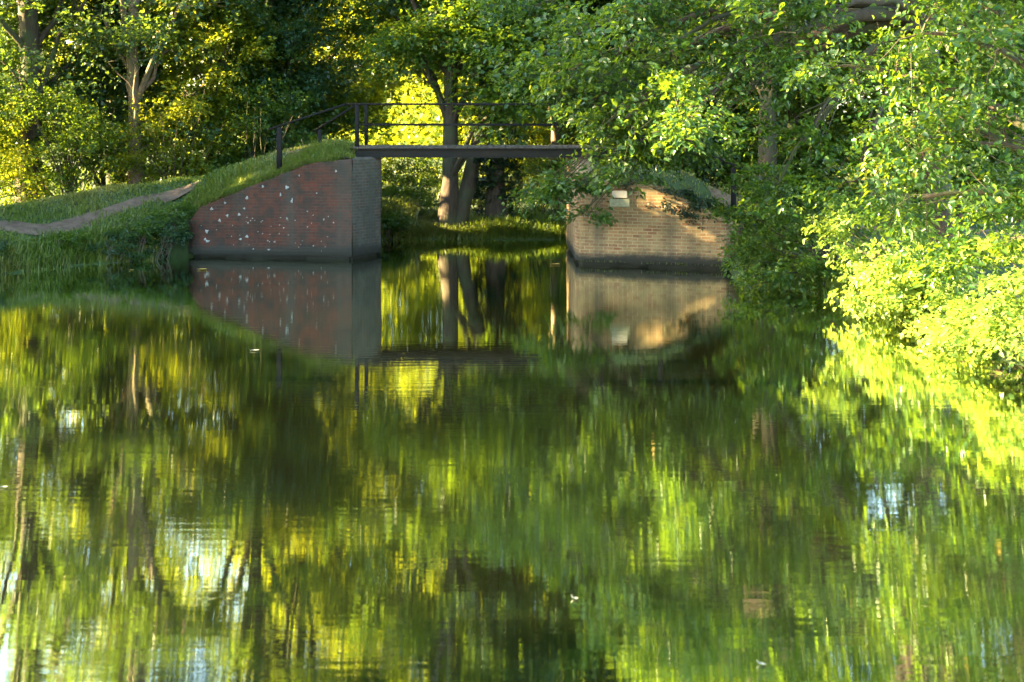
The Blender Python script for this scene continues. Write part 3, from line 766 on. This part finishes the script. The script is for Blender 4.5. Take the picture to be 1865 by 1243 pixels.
# copies fill the wood
fill = [(t_b, 9.0, 49.5, .7, 1.05, 'tree behind the pool bend beyond the right abutment'),
        (t_d, 3.6, 52.0, 4.1, 1.0, 'tree standing beyond the slender pale trunk'),
        (t_a, 16.5, 46, 1.9, 1.1, 'tree at the right rear of the wood behind the thicket'),
        (t_c, -19.5, 47.5, 1.1, 1.1, 'tall tree at the far left rear of the wood'),
        (t_d, -14.5, 52.0, 2.1, 1.0, 'yellow green tree deep in the left wood far behind the pale trunk')]
for s_, x, y, rz, sc, lb in fill: copy_thing(s_, (x, y, G(x, y)), rz, sc, lb)

# young trees and saplings filling the lower storey
def young(x, y, lm_, label, H=8.0, Rr=2.0):
    z = G(x, y)
    return tree('young_tree', (x, y, z), H * .8, .08, label, 'young tree', auto_masses(x, y, z + .7, z + H, Rr, 20, 95), lm_, ls=.115, L=.6, twig=False, group='young trees in the lower storey of the wood')
y1 = young(-15.2, 41.8, 'leaf_mid', 'leafy young tree at the far left beside the thick dark trunk')
y2 = young(-12.0, 42.0, 'leaf_dark', 'dark leafy young tree between the dark trunk and the pale trunk')
y3 = young(-8.6, 41.0, 'leaf_yellow', 'yellow green young tree behind the crest of the grassy ramp')
yc = [(y2, -6.4, 41.4, 1.0, .95, 'dark young tree filling the wood behind the left handrails'), 
      
      (y2, 4.6, 41.6, .5, 1.0, 'dark young tree behind the right abutment'),
      (y1, 8.2, 41.0, 1.7, 1.1, 'young tree behind the thicket on the right'), (y2, 2.8, 44.6, 2.6, 1.0, 'dark young tree beyond the slender pale trunk'),
      (y3, 0.3, 47.5, 2.1, .9, 'yellow green young tree seen between the ivy trunk and the slender trunk'), (y1, 10.8, 34.5, .9, 1.0, 'young tree on the right bank behind the lime')]
yc.append((y1, -15.4, 35.4, 2.2, .95, 'young tree added outside the left of the frame to shade the red wall'))  # this and the next: unseen, added to keep sun off the red wall
yc.append((y3, -14.9, 31.0, 1.1, .9, 'yellow green young tree added outside the left of the frame to shade the red wall'))
for s_, x, y, rz, sc, lb in yc: copy_thing(s_, (x, y, G(x, y)), rz, sc, lb)

# unseen trees added left of the frame to shade the walls and right bank
shade = [(t_c, -17.3, 36.0, .4, .66, 'leafy tree added just outside the left of the frame to shade the red wall'),
         (t_a, -17.5, 31.6, 2.9, .75, 'dark tree added outside the frame to shade the tan wall'),
         (t_c, -20.8, 35.3, 1.9, .70, 'leafy second row tree added outside the frame to shade the tan wall'),
         (t_b, -20.0, 28.4, 3.3, .78, 'thin pale trunked tree added outside the frame to dapple the lime boughs'),
         (t_a, -19.0, 8.0, 5.1, .85, 'unseen dark tree added far down the left bank for shade')]
tree('added_shade_tree', (-20.5, 21.5, G(-20.5, 21.5)), 20, .12, 'high crowned tree with a bare lower trunk added outside the frame to shade the right trees', 'tree',
     [((-20, 18, 15), (1.6, 1.6, 1.3), 100), ((-20.5, 20.1, 17.2), (1.8, 1.6, 1.3), 100), ((-19.5, 20.7, 13.9), (1.0, 1.0, .7), 60), ((-20, 25.6, 14.6), (1.4, 1.2, 1.2), 100),
      ((-20.5, 23.9, 17.4), (1.6, 1.5, 1.1), 90), ((-20.5, 22, 19.4), (2, 2, 1), 90)], 'leaf_mid', ls=.15, L=.75, twig=False)  # unseen; crown shaped with gaps to part shade the right bank trees
hc = tree('added_shade_tree', (-20.5, 28.0, G(-20.5, 28)), 19, .14, 'second high crowned tree added outside the frame to shade the right trees', 'tree',
     [((-20, 28.8, 14.4), (1.5, 1.5, 1.2), 90), ((-20.5, 27.2, 17.0), (1.6, 1.7, 1.2), 90), ((-20, 30.5, 16.6), (1.3, 1.3, 1), 70)], 'leaf_mid', ls=.15, L=.7, twig=False)  # unseen, added to shade the upper boughs across the water
shade += [(y2, -22.2, 32.6, .3, 1.8, 'dense dark young tree added in the second row outside the frame for shade'),
          (y1, -19.4, 33.3, .9, 1.6, 'dense broad young tree added outside the frame to shade the tan wall'),
          (hc, -30.0, 20.2, 2.0, 1.3, 'high crowned tree added in the third row outside the frame for shade'),
          (hc, -31.0, 27.4, 4.0, 1.45, 'tall high crowned tree added outside the frame for shade'),
          (t_c, -26.0, 32.5, 1.5, 1.1, 'tall leafy tree added in the second row outside the frame for shade'),
          (hc, -27.5, 24.2, .9, 1.25, 'tallest high crowned tree added in the second row outside the frame for shade')]
for s_, x, y, rz, sc, lb in shade: copy_thing(s_, (x, y, G(x, y)), rz, sc, lb)

# --- shrubs
def shrub(name, x, y, masses, leafm, label, ls=.07, L=.4, M_=24, cat='shrub', stems=6, rich=False, group=None, kw={}):
    z = max(G(x, y), 0.05); T = thing(name, (x, y, z), label, cat, group)
    sb = MB(); cb = MB()
    for (c, r, n_) in masses:
        c = np.array(c, float)
        pts = mass(cb, c, r, n_, L, M_, ls, rich=rich, **kw)
        for q in pts[rng.integers(0, len(pts), stems)]:
            tube(sb, curve((x + rng.normal(0, .12), y + rng.normal(0, .12), z - .08), q, 6, sag=.1, wob=.03), np.linspace(.022, .006, 6), 5)
    sb.build('stem', M['bark'], T); cb.build('foliage', [M[leafm]], T)
    return T

# undergrowth behind the towpath (left)
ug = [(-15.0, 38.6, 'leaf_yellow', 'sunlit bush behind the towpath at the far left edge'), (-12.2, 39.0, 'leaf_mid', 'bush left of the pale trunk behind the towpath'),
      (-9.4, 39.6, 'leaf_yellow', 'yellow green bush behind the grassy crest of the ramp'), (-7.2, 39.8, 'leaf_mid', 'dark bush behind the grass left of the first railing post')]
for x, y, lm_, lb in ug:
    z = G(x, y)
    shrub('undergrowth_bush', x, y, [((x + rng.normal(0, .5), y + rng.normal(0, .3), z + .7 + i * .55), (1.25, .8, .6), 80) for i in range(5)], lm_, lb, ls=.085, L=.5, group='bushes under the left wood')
shrub('hazel_bush', -5.2, 38.9, [((-5.3, 38.9, 2.2), (.8, .6, .5), 60), ((-4.6, 38.8, 1.7), (.7, .5, .5), 50), ((-5.9, 39.0, 2.6), (.6, .5, .5), 40)], 'leaf_mid', 'fresh green bush seen through the left handrails', ls=.08, L=.4)
# far bank beneath the bridge
shrub('bramble_bush', -3.0, 40.4, [((-3.1, 40.4, .9), (.9, .6, .45), 110), ((-2.4, 40.3, .7), (.6, .5, .4), 70)], 'leaf_mid', 'low bramble mound on the far bank left of the twin trunks', ls=.06, L=.32)
shrub('bank_bush', -4.2, 41.8, [((-4.2, 42, 1.2), (1.1, .6, .8), 150), ((-2.9, 42.2, 1.3), (.8, .5, .6), 90)], 'leaf_mid', 'rounded bush behind the bramble mound left of the twin trunks', ls=.08, L=.4)
shrub('bank_bush', -.9, 41.0, [((-.9, 41.2, 1.3), (.5, .6, .9), 70)], 'leaf_yellow', 'sunlit bush between the twin trunks and the ivy clad trunk', ls=.075, L=.4)
shrub('field_bush', -4.6, 50.5, [((-5.2, 50.5, 1.2), (1.3, .8, 1.0), 130), ((-3.6, 50.8, 1.0), (1.2, .7, .9), 120)], 'leaf_yellow', 'sunny bush in the field seen through the gap beneath the deck', ls=.11, L=.5)
shrub('field_bush', -2.4, 53.0, [((-2.2, 53, 1.1), (1.5, .8, 1.0), 130), ((-.6, 53.5, 1.4), (1.3, .7, 1.2), 110)], 'leaf_mid', 'green bush in the field behind the twin trunks', ls=.11, L=.5)
shrub('bank_bush', .7, 40.6, [((.5, 40.8, 1.0), (.55, .5, .6), 80), ((1.1, 40.9, 1.7), (.8, .5, .7), 90)], 'leaf_mid', 'green bush on the far bank right of the ivy clad trunk', ls=.075, L=.4)
shrub('bank_bush', 3.2, 41.5, [((2.6, 41.4, 2.2), (1.3, .7, 1.2), 150), ((4.2, 41.4, 2.6), (1.3, .7, 1.2), 120)], 'leaf_dark', 'dark bush on the far bank behind the right end of the bridge', ls=.08, L=.45)
shrub('reed_clump', -3.3, 38.75, [((-3.25, 38.8, .45), (.35, .2, .25), 60)], 'leaf_lime', 'bright green herbs at the water edge beside the dark red abutment', ls=.07, L=.22, cat='plant')
# bank plants left of the red wall
bk = [(-8.35, 34.0, (.45, .35, .5), .55, 'leaf_dark', 'dark nettle clump against the left end of the red brick wall'),
      (-8.9, 33.75, (.5, .35, .42), .50, 'leaf_mid', 'green nettle clump at the water beside the dark clump'),
      (-9.4, 33.3, (.45, .3, .30), .36, 'leaf_dark', 'low herb clump overhanging the water left of the nettles'),
      (-10.4, 32.6, (.5, .35, .25), .36, 'leaf_mid', 'low herb clump midway along the left bank edge'),
      (-11.6, 31.0, (.6, .45, .36), .40, 'leaf_dark', 'dark herb clump in the left corner at the water'),
      (-8.3, 34.75, (.4, .35, .30), .90, 'leaf_mid', 'leafy clump above the left end of the wall')]
for x, y, r_, zc, lm_, lb in bk:
    shrub('nettle_clump', x, y, [((x, y, zc), r_, 95), ((x + .2, y + .3, zc + .15), np.array(r_) * .7, 40)], lm_, lb, ls=.06, L=.22, cat='plant', group='herb clumps along the left bank', stems=8)
# ivy over the right wall head
shrub('ivy_drape', 3.7, 32.6, [((2.9, 32.35, 1.88), (.5, .25, .12), 60), ((3.6, 32.15, 1.62), (.5, .25, .2), 90), ((4.3, 31.9, 1.25), (.45, .25, .22), 80), ((4.9, 31.9, 1.2), (.5, .4, .4), 60)], 'ivy',
      'dark ivy draped over the sloping head of the tan brick wall', ls=.06, L=.2, cat='ivy')

# --- right bank
def Q(px, py, D, r, n): return (P(px, py, D), r, n)
kwL = dict(chaos=.6, out=.35, droop=.35)
tree('lime_tree', (8.4, 27.5, G(8.4, 27.5)), 17, .30, 'broad leaved tree on the right bank whose boughs hang in front of the bridge', 'tree',
     [Q(1075, 185, 29.5, (1.1, .9, .55), 110), Q(1010, 90, 30.5, (1.2, 1.0, .9), 110), Q(1140, 215, 27.5, (.9, .8, .5), 100), Q(1235, 215, 25.0, (0.68, 0.59, 0.50), 68),
      Q(1120, 100, 28.0, (1.3, 1.1, .9), 120), Q(1240, 70, 26.0, (0.96, 0.94, 0.72), 74), Q(1350, 120, 26.0, (0.88, 0.85, 0.72), 74), Q(1450, 60, 25.0, (1.04, 1.02, 0.80), 74),
      Q(1180, -60, 27.5, (1.6, 1.4, 1.0), 120), Q(1380, -60, 26.0, (1.28, 1.19, 0.80), 74),
      Q(1480, 230, 26.5, (0.88, 0.85, 0.72), 37), Q(1420, 330, 28.0, (0.64, 0.68, 0.64), 31), Q(1560, 330, 26.5, (0.88, 0.77, 0.72), 43), Q(1012, 345, 31.6, (.38, .35, .2), 34), Q(1150, 278, 29.0, (.7, .6, .22), 55), Q(1255, 262, 28.5, (.7, .6, .25), 55),
      Q(1045, 345, 31.6, (.30, .3, .35), 26), Q(1060, 390, 31.6, (.14, .2, .28), 12), Q(960, 20, 31.5, (1.0, .9, .8), 70)]
     + [((6.5 + rng.uniform(-3, 3), 27.5 + rng.uniform(-3, 3), z), (1.9, 1.9, 1.2), 100) for z in (7.5, 8.2, 9.2, 10.2, 11.3, 12.4, 13.6, 14.8, 16)],
     'leaf_lime', ls=.115, L=.6, rich=True, M_=20, kw=kwL, lean=(-1.2, .5), limb_min=5.2)
tree('alder_tree', (9.6, 20.5, G(9.6, 20.5)), 16, .28, 'nearest tree leaning over the water at the right edge of the picture', 'tree',
     [Q(1560, 120, 22.5, (0.88, 0.85, 0.72), 74), Q(1680, 60, 21.0, (0.96, 0.94, 0.72), 74), Q(1820, 90, 19.0, (0.88, 0.85, 0.72), 74), Q(1650, 230, 22.0, (0.80, 0.77, 0.64), 74),
      Q(1780, 260, 20.5, (0.88, 0.77, 0.64), 80), Q(1850, 400, 20.0, (0.72, 0.68, 0.56), 68), Q(1680, 360, 23.0, (0.80, 0.77, 0.56), 74), Q(1760, 470, 22.0, (0.72, 0.68, 0.48), 62),
      Q(1620, -60, 21.5, (1.20, 1.19, 0.80), 74), Q(1800, -60, 19.5, (1.20, 1.19, 0.80), 74)]
     + [((8.2 + rng.uniform(-2.8, 2.8), 20.5 + rng.uniform(-3.2, 3.2), z), (1.8, 1.8, 1.1), 95) for z in (6.5, 7.4, 8.4, 9.4, 10.6, 11.8, 13, 14.4)],
     'leaf_lime', ls=.10, L=.55, rich=True, M_=20, kw=kwL, lean=(-.8, .3))
tree('leaning_tree', (6.3, 35.0, G(6.3, 35)), 17, .24, 'dark trunk standing behind the lowest post of the right handrail', 'tree',
     auto_masses(6.6, 35.2, 4.6, 17, 3.6, 20, 110), 'leaf_mid', lean=(.3, .3), ls=.145, L=.7, twig=False)
shrub('elder_bush', 6.6, 28.8, [Q(1400, 430, 28.8, (.75, .6, .5), 80), Q(1470, 400, 28.5, (.9, .7, .7), 70), Q(1440, 500, 28.0, (.75, .6, .32), 100), Q(1390, 350, 29.5, (.45, .5, .6), 70), Q(1370, 470, 29.3, (.35, .4, .3), 50)],
      'leaf_mid', 'shaded bush drooping to the water beside the tan brick wall', ls=.095, L=.42, rich=True, M_=20)
shrub('dogwood_bush', 7.4, 24.6, [Q(1590, 500, 24.6, (.65, .6, .42), 110), Q(1590, 545, 24.3, (.35, .4, .20), 55), Q(1660, 480, 24.4, (.75, .6, .5), 110), Q(1690, 560, 23.6, (.6, .5, .28), 80), Q(1590, 420, 25.5, (.8, .7, .5), 90)],
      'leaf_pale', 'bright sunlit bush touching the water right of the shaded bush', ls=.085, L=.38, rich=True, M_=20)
shrub('willow_bush', 8.1, 20.2, [Q(1830, 540, 20.2, (.55, .5, .32), 110), Q(1860, 600, 19.6, (.55, .5, .3), 110), Q(1790, 610, 20.6, (.5, .45, .24), 90), Q(1740, 600, 21.8, (.5, .4, .25), 80), Q(1870, 480, 20.5, (.6, .5, .4), 80)],
      'leaf_pale', 'pale green willow bush spilling over the water at the right edge', ls=.085, L=.34, M_=22)

# far wood, one mass
mb = MB()
n_ = 30000
x = np.where(rng.random(n_) < .45, rng.uniform(-14, 12, n_), rng.uniform(-48, 48, n_)); y = np.where(x > 16, 56.0, 67.0 - .69 * x) + np.abs(rng.normal(0, 2.2, n_)); z = .4 + 27 * rng.random(n_) ** 1.25
cl = np.sin(x * .9 + 1) * np.sin(z * .8 + x * .3)
y += 2.0 * cl
dv = np.stack([rng.normal(0, .5, n_) - .8, -np.ones(n_), rng.normal(0, .3, n_)], -1)
sprays(mb, np.stack([x, y, z], -1), dv, 1.4, 26, .27, droop=.3, var0=np.clip(.45 + .25 * cl, 0, .9))
for xx in np.arange(-46, 48, 4.1):
    yy = (56.0 if xx > 16 else 67.0 - .69 * xx) + 2.5
    tube(mb, curve((xx, yy, 0), (xx + rng.normal(0, .6), yy, 22), 6, wob=.2), np.linspace(.25, .08, 6), 7, mi=1)
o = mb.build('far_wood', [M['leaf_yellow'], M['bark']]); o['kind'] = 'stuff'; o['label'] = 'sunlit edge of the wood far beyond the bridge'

# ------------------------------------------------------------------ floating leaves
def float_leaf(px, py, size, rz, m, label):
    D = CAM_H * F / (py - 190); x = (px - 932.5) * D / F
    n = 5; b = MB(); t = np.linspace(0, 1, n); w = np.sin(np.pi * np.clip(t * .92 + .06, 0, 1)) * .3 * size
    V = []
    for j in range(n):
        for s_ in (-1, 0, 1): V.append((x + (t[j] - .5) * size * math.cos(rz) - s_ * w[j] * math.sin(rz), D + (t[j] - .5) * size * math.sin(rz) + s_ * w[j] * math.cos(rz), .006 + (abs(s_) * .12 * size + .15 * size * (t[j] - .5) ** 2)))
    f = [(j * 3 + s_, j * 3 + s_ + 1, j * 3 + s_ + 4, j * 3 + s_ + 3) for j in range(n - 1) for s_ in (0, 1)]
    b.add(V, f); tube(b, [(x - .5 * size * math.cos(rz), D - .5 * size * math.sin(rz), .01), (x - .8 * size * math.cos(rz), D - .8 * size * math.sin(rz), .03)], [.003, .002], 4)
    o = b.build('floating_leaf', m); meta(o, label, 'leaf', 'fallen leaves floating on the water')
for a in ((370, 492, .17, .1, M['float_yellow'], 'yellow fallen leaf floating just below the red brick wall'),
          (240, 493, .09, .4, M['float_yellow'], 'small yellow leaf floating below the nettle clumps'),
          (212, 480, .09, .2, M['float_pale'], 'pale leaf floating close under the left bank'),
          (465, 640, .12, .1, M['float_pale'], 'pale leaf floating on the reflection of the grassy ramp'),
          (1012, 483, .20, .1, M['float_yellow'], 'yellowish leaf floating left of the tan abutment corner'),
          (1048, 1092, .045, -.5, M['float_pale'], 'pale curled leaf floating in the lower middle of the water'),
          (1388, 1212, .05, -.6, M['float_pale'], 'pale narrow leaf floating near the bottom right of the water'),
          (8, 889, .07, .1, M['float_pale'], 'pale leaf floating at the left edge of the picture')):
    float_leaf(*a)
# ------------------------------------------------------------------ gaps between the leaves that let single sunbeams through
bpy.context.view_layer.update()
SUNV = Vector((sx, sy, sz))
beams = [((3.69, 32.02, 1.39), .20), ((3.00, 32.25, 1.39), .11), ((4.35, 31.8, .75), .12)]
beams += [(tuple(P(px, py, 34.75)), .30) for px, py in ((400, 348), (425, 338), (450, 330))]
beams += [(tuple(P(px, py, 39.1)), .35) for px, py in ((750, 422), (880, 424), (950, 424), (1000, 424))]
beams += [(tuple(P(1010, y_, 42.6)), .32) for y_ in (205, 222, 240)] + [(tuple(P(243, y_, 40.1)), .30) for y_ in (95, 170, 190, 210)]
beams += [(tuple(P(px, py, D)), r_) for px, py, D, r_ in ((1560, 520, 24.2, .9), (1600, 500, 24.2, .8), (1660, 130, 21, .8), (1640, 160, 21, .6), (1830, 540, 20, .9), (1230, 200, 24.6, .6), (1150, 240, 27, .6))]
carved = 0
for o in [q for q in bpy.data.objects if q.type == 'MESH' and q.name.split('.')[0] in ('crown', 'foliage')]:
    me = o.data; nf = len(me.polygons); MW = np.array(o.matrix_world); co = np.empty(len(me.vertices) * 3, np.float32); me.vertices.foreach_get('co', co); co = co.reshape(-1, 3)
    fi = np.empty(nf * 4, np.int32); me.loops.foreach_get('vertex_index', fi); fi = fi.reshape(-1, 4)
    c = co[fi].mean(1) @ MW[:3, :3].T + MW[:3, 3]; kill = np.zeros(nf, bool)
    for t, r_ in beams:
        v = c - np.array(t); k = v @ np.array(SUNV); dist = np.linalg.norm(v - k[:, None] * np.array(SUNV), axis=1)
        kill |= (k > 0.35) & (dist < r_)
    if not kill.any(): continue
    carved += int(kill.sum())
    mi = np.empty(nf, np.int32); me.polygons.foreach_get('material_index', mi); va = np.empty(nf, np.float32); me.attributes['var'].data.foreach_get('value', va)
    b = MB(); used, inv = np.unique(fi[~kill], return_inverse=True); b.add(co[used], inv.reshape(-1, 4), 0, va[~kill]); b.m = [mi[~kill]]
    t = b.build('tmp', list(me.materials)); new = t.data; bpy.data.objects.remove(t); new.name = me.name; o.data = new
print('leaves left out for sunbeams', carved)
print('scene built', sum(len(o.data.polygons) for o in bpy.data.objects if o.type == 'MESH'))
